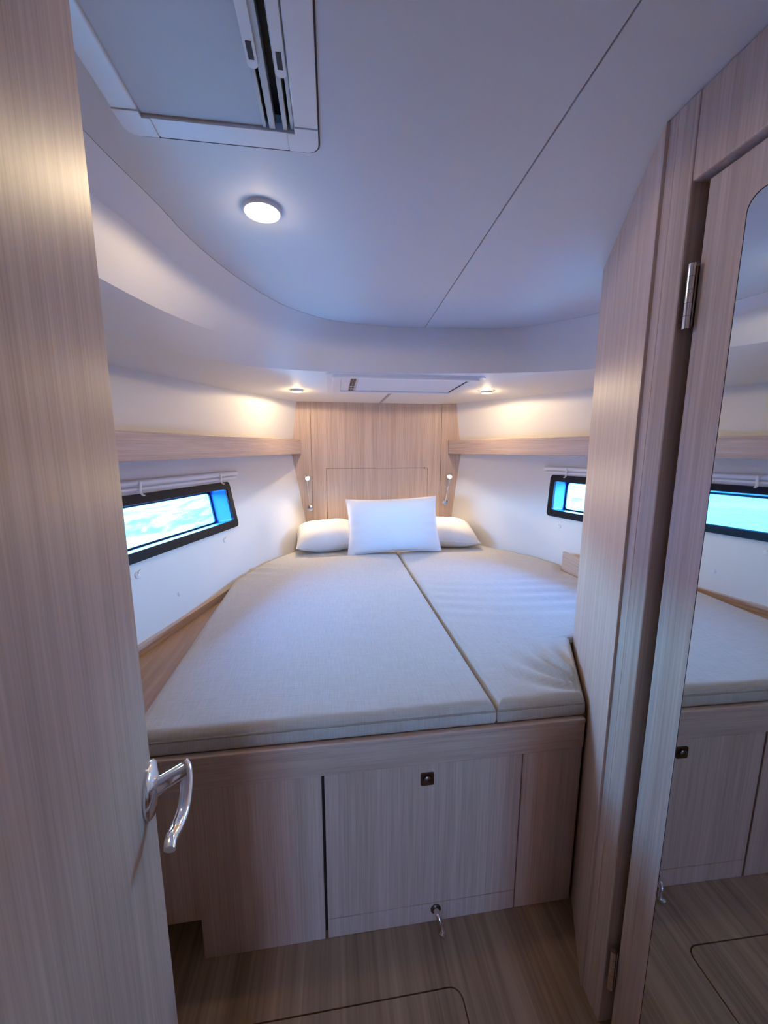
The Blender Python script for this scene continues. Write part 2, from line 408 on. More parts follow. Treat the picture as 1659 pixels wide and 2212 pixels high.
# main ceiling: backing deck plus two lining panels with a seam
ceil_ = struct(link('ceiling', nbox(-1.8, 1.8, -2.7, 3.1, CEIL + .03, CEIL + .06), 'liner'), 'white vinyl lined main cabin ceiling in two panels', 'ceiling')
ec = [(s[0], s[1]) for s in sm]
SEAM = lambda y: 0.036 + 0.030 * y
HT = (-.716, -.372, .25, .855)     # overhead hatch outer frame x0,x1,y0,y1
left = [p for p in ec if p[0] < SEAM(p[1]) - .004]
right = [p for p in ec if p[0] > SEAM(p[1]) + .004]
lo = left + [(SEAM(1.9) - .0016, 1.9005), (SEAM(-.09) - .0016, -.09)]
ro = [(SEAM(-.09) + .0016, -.09), (SEAM(1.9) + .0016, 1.9005)] + right + [(.91, -.09)]
hole = rrect(HT[0] + .03, HT[1] - .03, HT[2] + .03, HT[3] - .03, .01)
link('ceiling_panel', prism(bmesh.new(), lo, [hole], CEIL, CEIL + .012), 'liner', ceil_, bevel=.002)
link('ceiling_panel', prism(bmesh.new(), ro, (), CEIL, CEIL + .012), 'liner', ceil_, bevel=.002)

# ------------------------------------------------------------------ aft bulkhead, saloon behind the camera
bm = prism(bmesh.new(), [(-1.7, 0), (-.50, 0), (-.50, 1.97), (-.02, 1.97), (-.02, 0), (1.7, 0), (1.7, 2.04), (-1.7, 2.04)], (), 0, .03, (Vector((0, -.125, 0)), Vector((1, 0, 0)), Vector((0, 0, 1)), Vector((0, -1, 0))))
struct(link('wall_aft', bm, 'oak_v'), 'oak bulkhead with the doorway the photograph is taken from', 'wall')
bm = prism(bmesh.new(), [(-1.8, 0), (1.8, 0), (1.8, 2.04), (-1.8, 2.04)], [[(-.60, 1.15), (-.18, 1.15), (-.18, 1.6), (-.60, 1.6)]], 0, .03, (Vector((0, -2.6, 0)), Vector((1, 0, 0)), Vector((0, 0, 1)), Vector((0, -1, 0))))
struct(link('wall_companionway', bm, 'gel'), 'white wall with companionway opening behind the doorway', 'wall')
ld = bpy.data.lights.new('companionway_portal', 'AREA'); ld.shape = 'RECTANGLE'; ld.size = .42; ld.size_y = .45; ld.cycles.is_portal = True
po = bpy.data.objects.new('companionway_portal', ld); COL.objects.link(po); po.location = (-.39, -2.66, 1.375); po.rotation_euler = (math.radians(90), 0, 0)
po.rotation_euler = (math.radians(-90), 0, math.radians(180)); po.rotation_euler = (math.radians(90), 0, math.radians(180))

sl_ = bpy.data.lights.new('saloon_fill', 'AREA'); sl_.shape = 'DISK'; sl_.size = .12; sl_.energy = 6.5; sl_.color = (1.0, .62, .42)  # unseen warm fill light without a fixture, added to redden the berth front
so_ = bpy.data.objects.new('saloon_fill', sl_); COL.objects.link(so_); so_.location = (-.35, -1.5, CEIL); 

# ------------------------------------------------------------------ sea outside
bm = bmesh.new()
def axis_vals():
    out = [0]; s = .35; x = 0
    while x < 140: x += s; s *= 1.045; out.append(x)
    return [-v for v in out[:0:-1]] + out
xs = axis_vals(); ysv = axis_vals()
def wave(x, y): return .035 * math.sin(2.1 * x + .9 * y + 1.3 * math.sin(.6 * y)) + .05 * math.sin(.7 * x - 1.7 * y + math.sin(.4 * x)) + .02 * math.sin(4.3 * x + 2.9 * y)
gv = {}
def sv(i, j):
    if (i, j) not in gv: gv[i, j] = bm.verts.new((xs[i], ysv[j], .20 + wave(xs[i], ysv[j])))
    return gv[i, j]
for i in range(len(xs) - 1):
    for j in range(len(ysv) - 1):
        cx_, cy2 = (xs[i] + xs[i + 1]) / 2, (ysv[j] + ysv[j + 1]) / 2
        if abs(cx_) < 2.1 and -3.2 < cy2 < 3.4: continue
        bm.faces.new((sv(i, j), sv(i + 1, j), sv(i + 1, j + 1), sv(i, j + 1)))
tag(link('sea', bm, 'sea', smooth=180), 'bright turquoise rippled sea seen through the hull windows', 'sea', kind='stuff')

# ------------------------------------------------------------------ entry door on the left
DA = math.radians(-12)                      # leaf swung a little past square
DE = Vector((-.613, .503, 0))               # free edge of the visible face
dfw = Vector((math.sin(DA), math.cos(DA), 0)); dnr = Vector((dfw.y, -dfw.x, 0)); UPZ = Vector((0, 0, 1))
frd = (DE, dfw, UPZ, dnr)
d1 = struct(link('door_1', prism(bmesh.new(), [(-.615, FZ + .012), (0, FZ + .012), (0, 1.985), (-.615, 1.985)], (), -.032, 0, frd), 'oak_v', bevel=.003), 'open oak veneer entry door at the left edge with chrome lever', 'door')
def dp(s_, off, z): return DE + dfw * s_ + dnr * off + UPZ * z
hz = .986; hs = -.018
hd = link('rosette', lathe(bmesh.new(), [(0, 0), (.035, 0), (.035, .003), (.032, .006), (.020, .009), (.016, .011), (0, .011)], dp(hs, 0, hz), dnr, 36), 'chrome', d1, smooth=35)
hd['label'] = 'round chrome rosette'
bm = bmesh.new()
tube(bm, [dp(hs, .006, hz), dp(hs + .004, .016, hz + .001), dp(hs + .012, .030, hz + .002), dp(hs + .018, .038, hz + .002)], [.0125, .0112, .0105, .010], 16)
link('neck', bm, 'chrome', hd, smooth=40)
path = catmull([tuple(dp(*p)) for p in ((.010, .036, .992), (.004, .041, .984), (-.012, .0425, .970), (-.036, .041, .958), (-.060, .037, .958), (-.078, .034, .963), (-.092, .034, .962))], 6)
k = len(path)
bm = bmesh.new(); tube(bm, path, [.0085 if i < k * .6 else .0085 - .0015 * (i - k * .6) / (k * .4) for i in range(k)], 14, flat=.7, up=UPZ)
lv = link('lever', bm, 'chrome', hd, smooth=50); lv['label'] = 'curved chrome lever'

# ------------------------------------------------------------------ berth base with cabinet fronts
bb = thing('berth_base', 'oak berth base with flush locker fronts below the mattress', 'bed base', (0, CAB_Y, FZ))
pl = [(hull(HL, y, PLAT) + .004, y) for y in (.92, 1.30, 1.82, 2.26, 2.42, 2.7, 2.855)] + [(hull(HR, y, PLAT) - .004, y) for y in (2.855, 2.7, 2.42, 2.26, 1.82, 1.30, 1.26)] + [(.525, 1.26), (.345, .91), (-1.15, .91)]
link('platform', prism(bmesh.new(), pl, (), PLAT - .025, PLAT - .001), 'oak_plat', bb)
RX = .332; LX = -1.10; FT = FZ + .001; RB = .5985
frc = (Vector((0, CAB_Y, 0)), Vector((1, 0, 0)), Vector((0, 0, 1)), Vector((0, 1, 0)))
link('top_rail', nbox(LX, RX, CAB_Y - .004, CAB_Y + .014, RB, .6765), 'oak_h', bb, bevel=.002)
link('lip', nbox(LX, RX, CAB_Y - .006, CAB_Y + .012, .6770, .690), 'oak_h', bb, bevel=.003)
link('fixed_panel', prism(bmesh.new(), [(LX, .204), (-.727, .204), (-.727, FT), (-.4040, FT), (-.4040, RB - .003), (LX, RB - .003)], (), 0, .018, frc), 'oak_v', bb, bevel=.0012)
dr = link('locker_door', nbox(-.3965, .1515, CAB_Y, CAB_Y + .018, .1420, RB - .003), 'oak_v', bb, bevel=.0012)
link('fixed_panel', nbox(.1548, RX, CAB_Y, CAB_Y + .018, FT, RB - .003), 'oak_v', bb, bevel=.0012)
pk = link('plinth', nbox(-.3965, .1515, CAB_Y, CAB_Y + .018, FT, .1398), 'oak_v', bb, bevel=.0012)
link('carcass', nbox(-.72, RX, CAB_Y + .020, CAB_Y + .03, FT, .66), 'gap', bb)
link('toe_board', nbox(-1.0, -.72, CAB_Y + .15, CAB_Y + .16, FT, .66), 'oak_v', bb)
# square push latch
lx_, lz_ = -.1209, .5535
lt = link('latch_plate', prism(bmesh.new(), rrect(lx_ - .0185, lx_ + .0185, lz_ - .0185, lz_ + .0185, .005), (), 0, .004, (Vector((0, CAB_Y, 0)), Vector((1, 0, 0)), Vector((0, 0, 1)), Vector((0, -1, 0)))), 'darkmetal', dr, bevel=.001)
link('latch_knob', lathe(bmesh.new(), [(0, .004), (.0118, .004), (.0118, .0075), (.0095, .0095), (0, .0105)], (lx_, CAB_Y, lz_), (0, -1, 0), 24), 'darkmetal', lt, smooth=40)
lt['label'] = 'small square dark metal push latch'
# hooked door catch near the floor
kx, kz = -.088, .120
hk = link('catch_rosette', lathe(bmesh.new(), [(0, 0), (.015, 0), (.015, .003), (.011, .006), (0, .007)], (kx, CAB_Y, kz), (0, -1, 0), 20), 'darkmetal', pk, smooth=40)
bm = bmesh.new()
hp = catmull([(kx, CAB_Y - .002, kz), (kx + .001, CAB_Y - .020, kz + .006), (kx + .005, CAB_Y - .031, kz - .002), (kx + .010, CAB_Y - .035, kz - .018), (kx + .012, CAB_Y - .038, kz - .029), (kx + .006, CAB_Y - .046, kz - .034)], 5)
tube(bm, hp, [.0100 - .0042 * math.sin(math.pi * i / (len(hp) - 1)) for i in range(len(hp))], 12)
hk2 = link('catch_hook', bm, 'chrome', pk, smooth=50); hk2['label'] = 'curved chrome door catch'

# wooden trim between hull side and platform
bm = bmesh.new()
ys_ = [.93, 1.15, 1.30, 1.55, 1.8, 2.05, 2.26, 2.34, 2.42, 2.6, 2.7, 2.85]
for T, sg, yy in ((HL, 1, ys_),):
    rr = []
    for y in yy:
        x0 = hull(T, y, PLAT) - .002; x1 = x0 + sg * .014
        rr.append([bm.verts.new(p) for p in ((x0, y, PLAT), (x1, y, PLAT), (x1 - sg * .001, y, PLAT + .034), (hull(T, y, PLAT + .036) - .002 * sg, y, PLAT + .036))])
    for a, b in zip(rr, rr[1:]):
        for k in range(4): bm.faces.new((a[k], a[(k + 1) % 4], b[(k + 1) % 4], b[k]))
    bm.faces.new(rr[0]); bm.faces.new(rr[-1])
struct(link('trim_2', bm, 'oak_h'), 'thin oak batten along the foot of the left hull side', 'trim')

# ------------------------------------------------------------------ mattress cushions
def seg_dist(p, poly):
    best = 9
    for i in range(len(poly)):
        ax, ay = poly[i]; bx, by = poly[(i + 1) % len(poly)]
        dx, dy = bx - ax, by - ay; L2 = dx * dx + dy * dy
        t_ = 0 if L2 == 0 else max(0, min(1, ((p[0] - ax) * dx + (p[1] - ay) * dy) / L2))
        best = min(best, math.hypot(p[0] - ax - t_ * dx, p[1] - ay - t_ * dy))
    return best
def gauss(x, y, cx, cy, sx, sy): return math.exp(-((x - cx) / sx) ** 2 - ((y - cy) / sy) ** 2)
def ease(n): return [0.5 - 0.5 * math.cos(math.pi * i / n) * (1 - .25 * math.sin(math.pi * i / n) ** 2) for i in range(n + 1)]
def cushion(name, label, lx, rx, ys, top, r, wr, nu=70, nv=120):
    yv = [ys[0] + (ys[1] - ys[0]) * t_ for t_ in ease(nv)]
    for extra in sorted(set([y for y, _ in lx] + [y for y, _ in rx])):
        if ys[0] < extra < ys[1]: yv.append(extra)
    yv = sorted(set(round(y, 5) for y in yv))
    lf = lambda y: interp(y, [a for a, _ in lx], [b for _, b in lx]); rf = lambda y: interp(y, [a for a, _ in rx], [b for _, b in rx])
    poly = [(lf(y), y) for y, _ in lx] + [(rf(y), y) for y, _ in reversed(rx)]
    bm = bmesh.new(); us = ease(nu); g = []
    for y in yv:
        a, b = lf(y), rf(y); row = []
        for u in us:
            x = a + (b - a) * u; d = seg_dist((x, y), poly)
            z = top - r + math.sqrt(max(0, r * r - max(0, r - d) ** 2)) if d < r else top
            z += .004 * (1 - math.exp(-d / .12)) + wr(x, y) * min(1, d / .02)
            row.append(bm.verts.new((x, y, z)))
        g.append(row)
    nv_, nu_ = len(yv), len(us)
    for j in range(nv_ - 1):
        for i in range(nu_ - 1): bm.faces.new((g[j][i], g[j][i + 1], g[j + 1][i + 1], g[j + 1][i]))
    loop = g[0][:] + [g[j][-1] for j in range(1, nv_)] + g[-1][-2::-1] + [g[j][0] for j in range(nv_ - 2, 0, -1)]
    cx = sum(v.co.x for v in loop) / len(loop); cyy = sum(v.co.y for v in loop) / len(loop)
    edge = [v.co.copy() for v in loop]; prev = loop
    for z, off in ((top - r - .006, -.003), (PLAT + .016, -.004), (PLAT + .007, -.001), (PLAT + .001, .003)):
        cur = []
        for i, v in enumerate(edge):
            pa, pb = edge[i - 1], edge[(i + 1) % len(edge)]
            tg = Vector((pb.x - pa.x, pb.y - pa.y, 0))
            if tg.length < 1e-6: tg = Vector((1, 0, 0))
            tg.normalize(); nin = Vector((-tg.y, tg.x, 0))
            cur.append(bm.verts.new((v.x + nin.x * off, v.y + nin.y * off, z)))
        for i in range(len(cur)):
            j = (i + 1) % len(cur); bm.faces.new((prev[i], prev[j], cur[j], cur[i]))
        prev = cur
    bm.faces.new(prev)
    o = link(name, bm, 'linen', smooth=60, base=((lx[0][1] + rx[0][1]) / 2, (ys[0] + ys[1]) / 2, PLAT)); tag(o, label, 'mattress', 'berth cushions')
    bm = bmesh.new()
    pts = [Vector((v.x, v.y, v.z - .001)) for v in edge[::2]]; tube(bm, pts + [pts[0]], .0032, 6, cap=False)
    link('piping', bm, 'piping', o, smooth=80)
    return o
def wrinkleL(x, y):
    a = .009 * gauss(x, y, -.78, 2.22, .10, .12) * math.sin(55 * (x * .35 + y))
    b = .0022 * math.sin(9 * x + 4 * y + 2 * math.sin(3 * y)) * math.sin(5 * y + 3 * x)
    c = .003 * gauss(x, y, -.5, .96, .5, .03) * math.sin(26 * x)
    return a + b * .6 + c * .5
def wrinkleR(x, y):
    a = .0068 * gauss(x, y, .45, 1.62, .38, .24) * math.sin(62 * (y + .22 * x) + 2.2 * math.sin(5 * x)) * (.6 + .4 * math.sin(7 * x + 2))
    t_ = math.atan2(y - .93, x - .42)
    b = .014 * gauss(x, y, .38, 1.03, .13, .13) * math.sin(15 * t_ + 25 * math.hypot(x - .42, y - .93))
    c = .012 * gauss(x, y, 1.0, 2.0, .13, .10) * math.sin(34 * (x - .6 * y))
    return a + b + c - .004 * gauss(x, y, .50, 1.20, .10, .12)
TOP = .752
cushion('mattress_cushion', 'large beige linen berth cushion left of the centre split', [(.904, -.862), (1.03, -.868), (1.56, -.880), (2.05, -.889), (2.26, -.828), (2.42, -.763), (2.70, -.592), (2.83, -.520)], [(.904, .069), (2.83, .069)], (.904, 2.83), TOP, .022, wrinkleL)
cushion('mattress_cushion', 'narrower wrinkled beige linen berth cushion right of the split beside the wardrobe', [(.904, .077), (2.83, .077)], [(.904, .332), (1.235, .502), (1.29, .962), (1.45, .962), (2.02, .962), (2.06, 1.006), (2.26, .955), (2.42, .865), (2.70, .67), (2.83, .54)], (.904, 2.83), TOP, .022, wrinkleR)

# ------------------------------------------------------------------ pillows
def pillow(label, center, w, h, t_, rot, base_group='white bed pillows', sag=0.0, seed=0):
    rnd = random.Random(seed); n = 36
    bm = bmesh.new(); top = {}; bot = {}
    ph = [rnd.uniform(0, 6.28) for _ in range(6)]
    def shp(i, j):
        u, v = -1 + 2 * i / n, -1 + 2 * j / n
        pin = 1 - .05 * (1 - u * u) * 0
        x = w / 2 * u * (1 - .055 * (1 - abs(v) ** 2.0) * abs(u) ** 3)
        y = h / 2 * v * (1 - .065 * (1 - abs(u) ** 2.0) * abs(v) ** 3)
        f = max(0, (1 - abs(u) ** 2.6)) ** .55 * max(0, (1 - abs(v) ** 2.6)) ** .55
        e = max(abs(u), abs(v)) ** 4
        wz = .0035 * (max(abs(u), abs(v)) ** 9) * (1 - e) * 4 * math.sin(17 * math.atan2(v, u) + ph[0]) + .004 * math.sin(5 * u + ph[1]) * math.sin(4 * v + ph[2]) * f
        return x, y, f, wz
    for i in range(n + 1):
        for j in range(n + 1):
            x, y, f, wz = shp(i, j)
            edge = i in (0, n) or j in (0, n)
            top[i, j] = bm.verts.new((x, y, t_ / 2 * f + wz))
            bot[i, j] = top[i, j] if edge else bm.verts.new((x, y, -t_ / 2 * f * (1 - sag) + wz))
    for i in range(n):
        for j in range(n):
            bm.faces.new((top[i, j], top[i + 1, j], top[i + 1, j + 1], top[i, j + 1]))
            q = [bot[i, j], bot[i, j + 1], bot[i + 1, j + 1], bot[i + 1, j]]
            bm.faces.new(q)
    loop = [top[i, 0] for i in range(n)] + [top[n, j] for j in range(n)] + [top[i, n] for i in range(n, 0, -1)] + [top[0, j] for j in range(n, 0, -1)]
    mtx = Matrix.Translation(center) @ rot.to_4x4()
    ed = [mtx @ v.co for v in loop]
    bmesh.ops.transform(bm, matrix=mtx, verts=bm.verts)
    zmin = min(v.co.z for v in bm.verts)
    o = link('pillow', bm, 'pillow', smooth=75, base=(center[0], center[1], zmin)); tag(o, label, 'pillow', base_group)
    bm = bmesh.new(); tube(bm, ed[::1] + [ed[0]], .0022, 6, cap=False); link('seam', bm, 'pillow', o, smooth=80)
    return o
from mathutils import Euler
pillow('white pillow lying at the head of the berth on the left', (-.395, 2.675, .850), .44, .345, .185, Euler((math.radians(13), math.radians(-2), math.radians(5))).to_matrix(), seed=1)
pillow('white pillow lying at the head of the berth on the right', (.445, 2.675, .850), .45, .345, .18, Euler((math.radians(13), math.radians(3), math.radians(-5))).to_matrix(), seed=2)
pillow('white pillow propped upright in front of the other two', (.045, 2.535, .937), .63, .385, .13, Euler((math.radians(66), math.radians(-1.5), math.radians(-2))).to_matrix(), seed=3)

# ------------------------------------------------------------------ shelf rails along the hull sides
def shelf(label, T, p0, p1, z0, z1, sg, ys):
    """p0 forward end, p1 aft end (inner face), z0=(bottom,top) forward, z1 aft"""
    th = thing('hull_shelf', label, 'shelf', ((p0[0] + p1[0]) / 2, (p0[1] + p1[1]) / 2, z0[0]), 'shelves along the hull sides')
    a, b = Vector((p0[0], p0[1], 0)), Vector((p1[0], p1[1], 0)); d = (b - a).normalized(); n = Vector((-d.y, d.x, 0))
    if (n.x > 0) != (sg > 0): n = -n                      # outboard
    bm = bmesh.new(); vs = []
    for p, zz in ((a, z0), (b, z1)):
        for q, z in ((p, zz[0]), (p + n * .020, zz[0]), (p + n * .020, zz[1]), (p, zz[1])): vs.append(bm.verts.new((q.x, q.y, z)))
    for q in ((0, 1, 2, 3), (4, 5, 6, 7), (0, 1, 5, 4), (1, 2, 6, 5), (2, 3, 7, 6), (3, 0, 4, 7)): bm.faces.new([vs[i] for i in q])
    link('fiddle_rail', bm, 'oak_h', th, bevel=.004)
    bm = bmesh.new(); rr = []
    for y in ys:
        t_ = (y - p0[1]) / (p1[1] - p0[1]); x = p0[0] + (p1[0] - p0[0]) * t_ + sg * .021; z = z0[0] + (z1[0] - z0[0]) * t_ + .012
        xo = hull(T, y, z) - sg * .002
        rr.append([bm.verts.new(p) for p in ((x, y, z - .01), (xo, y, z - .01), (xo, y, z), (x, y, z))])
    for q, w in zip(rr, rr[1:]):
        for k in range(4): bm.faces.new((q[k], q[(k + 1) % 4], w[(k + 1) % 4], w[k]))
    bm.faces.new(rr[0]); bm.faces.new(rr[-1])
    link('shelf_board', bm, 'oak_h', th)
shelf('oak fiddle rail shelf along the left hull side', HL, (-.575, 2.852), (-1.215, .92), (1.412, 1.515), (1.388, 1.492), -1, [2.85, 2.7, 2.42, 2.26, 1.8, 1.30, 1.1, .93])
shelf('oak fiddle rail shelf along the right hull side', HR, (.515, 2.852), (1.185, 1.30), (1.412, 1.515), (1.400, 1.503), 1, [2.85, 2.7, 2.42, 2.26, 1.8, 1.31])

# ------------------------------------------------------------------ rolled blinds over the windows, blind buttons
def blind(label, T, sg, ya, yb, z, clips):
    """ya aft end, yb forward end"""
    pa, pb = Vector((hull(T, ya, z), ya, z)), Vector((hull(T, yb, z), yb, z)); d = (pb - pa).normalized(); n = Vector((d.y, -d.x, 0))
    if (n.x > 0) != (sg > 0): n = -n                      # inboard
    th = thing('rolled_blind', label, 'blind', (pa + pb) / 2, 'rolled window blinds')
    a, b = pa + n * .018, pb + n * .018
    bm = bmesh.new(); tube(bm, [a, b], .0125, 16); link('roll', bm, 'plastic', th, smooth=40)
    dz = Vector((0, 0, -.024)); bm = bmesh.new(); tube(bm, [a + dz + d * .01, b + dz - d * .008], .0075, 12); link('bottom_bar', bm, 'plastic', th, smooth=40)
    bm = bmesh.new(); ba = pa + n * .004; bb_ = pb + n * .004
    vs = [bm.verts.new(p) for p in (ba + Vector((0, 0, .010)), bb_ + Vector((0, 0, .010)), bb_ + Vector((0, 0, -.034)), ba + Vector((0, 0, -.034)))]
    vs += [bm.verts.new(v.co + n * .008) for v in vs]
    for q in ((0, 1, 2, 3), (4, 5, 6, 7), (0, 1, 5, 4), (1, 2, 6, 5), (2, 3, 7, 6), (3, 0, 4, 7)): bm.faces.new([vs[i] for i in q])
    link('back_strip', bm, 'plastic', th)
    for yc in clips:
        p = a + d * ((yc - a.y) / d.y)
        pts = [p + n * .0135 + Vector((0, 0, .006)), p + n * .0145 + Vector((0, 0, -.012)), p + n * .013 + Vector((0, 0, -.034)), p + n * .018 + Vector((0, 0, -.044)), p + n * .028 + Vector((0, 0, -.049))]
        bm = bmesh.new(); tube(bm, catmull([tuple(q) for q in pts], 4), .0062, 8, flat=.4, up=n); link('clip', bm, 'plastic', th, smooth=50)
blind('white rolled blind above the left hull window', HL, 1, 1.33, 2.305, 1.308, (1.615, 2.135))
blind('white rolled blind above the right hull window', HR, -1, 1.40, 2.265, 1.327, (1.62, 2.10))
def button(label, T, sg, y, z, r=.010, hook=True):
    x = hull(T, y, z); nz = (hull(T, y, z + .05) - hull(T, y, z - .05)) / .1; ny = (hull(T, y + .05, z) - hull(T, y - .05, z)) / .1
    n = Vector((sg, -sg * ny, -sg * nz)).normalized()
    o = link('blind_button', lathe(bmesh.new(), [(0, -.002), (r, -.002), (r, .0015), (r * .85, .0035), (r * .40, .0038), (r * .32, .0052), (0, .0056)], (x, y, z), n, 20), 'plastic', smooth=35, base=(x, y, z))
    tag(o, label, 'button', 'blind buttons on the hull sides')
    if hook:
        bm = bmesh.new(); p = Vector((x, y, z)) + n * .005
        tube(bm, [p + Vector((0, 0, r * .6)), p + Vector((0, r * .9, r * .85)), p + Vector((0, r * 1.8, r * .95))], .0028, 8); link('tab', bm, 'plastic', o, smooth=40)
button('white blind button below the near end of the left window', HL, 1, 1.520, .965, .0140)
button('white blind button below the far corner of the left window', HL, 1, 2.090, .965, .0125)
button('small white stud low on the left hull side near the mattress', HL, 1, 1.69, .822, .0095, False)
button('white blind button below the right hull window', HR, -1, 2.14, .980, .0125)

# ------------------------------------------------------------------ recessed downlights
def downlight(label, p, n, r, watts, spill=.05):
    n = Vector(n).normalized(); p = Vector(p)
    th = thing('ceiling_downlight', label, 'downlight', p, 'recessed ceiling downlights')
    link('ring', lathe(bmesh.new(), [(r * .60, .001), (r * .66, .002), (r * .86, .009), (r * .93, .009), (r, .003), (r, -.004)], p, n, 36), 'plastic', th, smooth=50)
    link('lens', lathe(bmesh.new(), [(0, .0045), (r * .4, .0042), (r * .67, .0030), (r * .67, .001)], p, n, 30), 'lens', th, smooth=50)
    ld = bpy.data.lights.new('downlight_lamp', 'SPOT'); ld.shadow_soft_size = r * .5; ld.energy = watts; ld.color = WARM
    ld.spot_size = math.radians(176); ld.spot_blend = .10
    lo = bpy.data.objects.new('downlight_lamp', ld); COL.objects.link(lo); lo.parent = th; lo.location = n * .014
    lo.rotation_euler = (-n).to_track_quat('Z', 'Y').to_euler()
    gd = bpy.data.lights.new('downlight_spill', 'POINT'); gd.shadow_soft_size = r * .4; gd.energy = watts * spill; gd.color = WARM
    go = bpy.data.objects.new('downlight_spill', gd); COL.objects.link(go); go.parent = th; go.location = n * .026
downlight('lit round downlight in the main ceiling beside the overhead hatch', (-.514, 1.066, CEIL), (0, 0, -1), .046, DOWN_W)
downlight('small lit downlight in the lower headliner left of the forward hatch', (-.555, 2.40, 1.785), (0, 0, -1), .036, FRONT_W, .12)
downlight('small lit downlight in the lower headliner right of the forward hatch', (.575, 2.30, 1.785), (0, 0, -1), .036, FRONT_W, .12)

# ------------------------------------------------------------------ reading lamps on the headboard
def reading_lamp(label, bx, bz, hx_, hz_, flip):
    th = thing('reading_lamp', label, 'lamp', (bx, HEAD_Y, bz), 'reading lamps on the headboard')
    link('base', lathe(bmesh.new(), [(0, 0), (.024, 0), (.024, .010), (.021, .014), (.006, .016), (0, .016)], (bx, HEAD_Y, bz), (0, -1, 0), 30), 'chrome', th, smooth=35)
    y = HEAD_Y
    pts = catmull([(bx, y - .014, bz + .012), (bx, y - .026, bz + .035), (lerp(bx, hx_, .3), y - .034, bz + .09), (lerp(bx, hx_, .75), y - .040, hz_ - .07), (hx_, y - .046, hz_ - .022)], 6)
    bm = bmesh.new(); tube(bm, pts, .0042, 10); link('stem', bm, 'chrome', th, smooth=50)
    ax = Vector((flip * .38, -.74, -.55)).normalized(); hp_ = Vector((hx_, y - .050, hz_))
    hd_ = link('head', lathe(bmesh.new(), [(0, -.034), (.009, -.034), (.013, -.028), (.016, -.010), (.0185, .012), (.0185, .016), (.016, .016)], hp_, ax, 24), 'chrome', th, smooth=45)
    link('lens', lathe(bmesh.new(), [(.0165, .013), (.012, .022), (0, .027)], hp_, ax, 20), 'glow', hd_, smooth=60)
    ld = bpy.data.lights.new('reading_lamp_bulb', 'SPOT'); ld.energy = READ_W * 4; ld.color = WARM; ld.spot_size = math.radians(150); ld.spot_blend = .8; ld.shadow_soft_size = .012
    lo = bpy.data.objects.new('reading_lamp_bulb', ld); COL.objects.link(lo); lo.parent = th; lo.location = (hp_ + ax * .034) - Vector((bx, HEAD_Y, bz)); lo.rotation_euler = (-ax).to_track_quat('Z', 'Y').to_euler()
reading_lamp('chrome gooseneck reading lamp on the left of the headboard', -.523, 1.016, -.537, 1.248, 1)
reading_lamp('chrome gooseneck reading lamp on the right of the headboard', .502, 1.040, .521, 1.250, -1)

# ------------------------------------------------------------------ overhead hatch (main ceiling)
x0, x1, y0, y1 = HT; zf = CEIL - .009
oh = thing('overhead_hatch', 'white framed overhead hatch with closed blind in the main ceiling', 'hatch', ((x0 + x1) / 2, (y0 + y1) / 2, zf))
wv = .042; cr = .055
ix0, ix1, iy0, iy1 = x0 + wv, x1 - wv, y0 + wv, y1 - wv
for pts in ([(x0, y0 + cr), (ix0, y0 + cr), (ix0, y1 - cr), (x0, y1 - cr)], [(ix1, y0 + cr), (x1, y0 + cr), (x1, y1 - cr), (ix1, y1 - cr)],
            [(x0 + cr, y1 - wv), (x1 - cr, y1 - wv), (x1 - cr, y1), (x0 + cr, y1)], [(x0 + cr, y0), (x1 - cr, y0), (x1 - cr, y0 + wv), (x0 + cr, y0 + wv)]):
    link('frame_side', prism(bmesh.new(), pts, (), zf, CEIL + .006), 'plastic', oh, bevel=.0025)
def corner(sx, sy):
    X = x0 if sx < 0 else x1; Y = y0 if sy < 0 else y1; r = .022
    pts = [(X, Y - sy * cr), (X, Y - sy * r)]
    for i in range(1, 6):
        a = math.radians(90 * i / 6); pts.append((X - sx * (r - r * math.cos(a)), Y - sy * (r - r * math.sin(a))))
    pts += [(X - sx * r, Y), (X - sx * cr, Y), (X - sx * cr, Y - sy * wv), (X - sx * wv, Y - sy * wv), (X - sx * wv, Y - sy * cr)]
    link('frame_corner', prism(bmesh.new(), pts, (), zf - .0012, CEIL + .006), 'plastic', oh, bevel=.0025)
for sx in (-1, 1):
    for sy in (-1, 1): corner(sx, sy)
link('shadow_strip', prism(bmesh.new(), rrect(x0 - .002, x1 + .003, y0 - .002, y1 + .0135, .024), [rrect(x0 + .01, x1 - .01, y0 + .01, y1 - .01, .01)], CEIL - .0012, CEIL - .0002), 'seal', oh)  # dark strip standing in for the shadow line around the hatch frame
# well around the opening and dark deck glass above
link('well', prism(bmesh.new(), rrect(ix0 - .014, ix1 + .014, iy0 - .014, iy1 + .014, .01), [rrect(ix0 - .008, ix1 + .008, iy0 - .008, iy1 + .008, .01)], CEIL - .003, CEIL + .028), 'plastic', oh)
link('hatch_glass', nbox(ix0 - .01, ix1 + .01, iy0 - .01, iy1 + .01, CEIL + .024, CEIL + .028), 'black', oh)
link('blind', nbox(ix0, ix1 - .052, iy0, iy1 - .0025, CEIL - .004, CEIL - .001), 'blind', oh)
for xa, xb, z_ in ((ix1 - .056, ix1 - .049, -.006), (ix1 - .044, ix1 - .033, -.007), (ix1 - .020, ix1 - .012, -.007), (ix1 - .007, ix1 - .0005, -.005)):
    link('slide_bar', nbox(xa, xb, iy0, iy1 - .002, CEIL + z_, CEIL + .016), 'greybar', oh, bevel=.001)
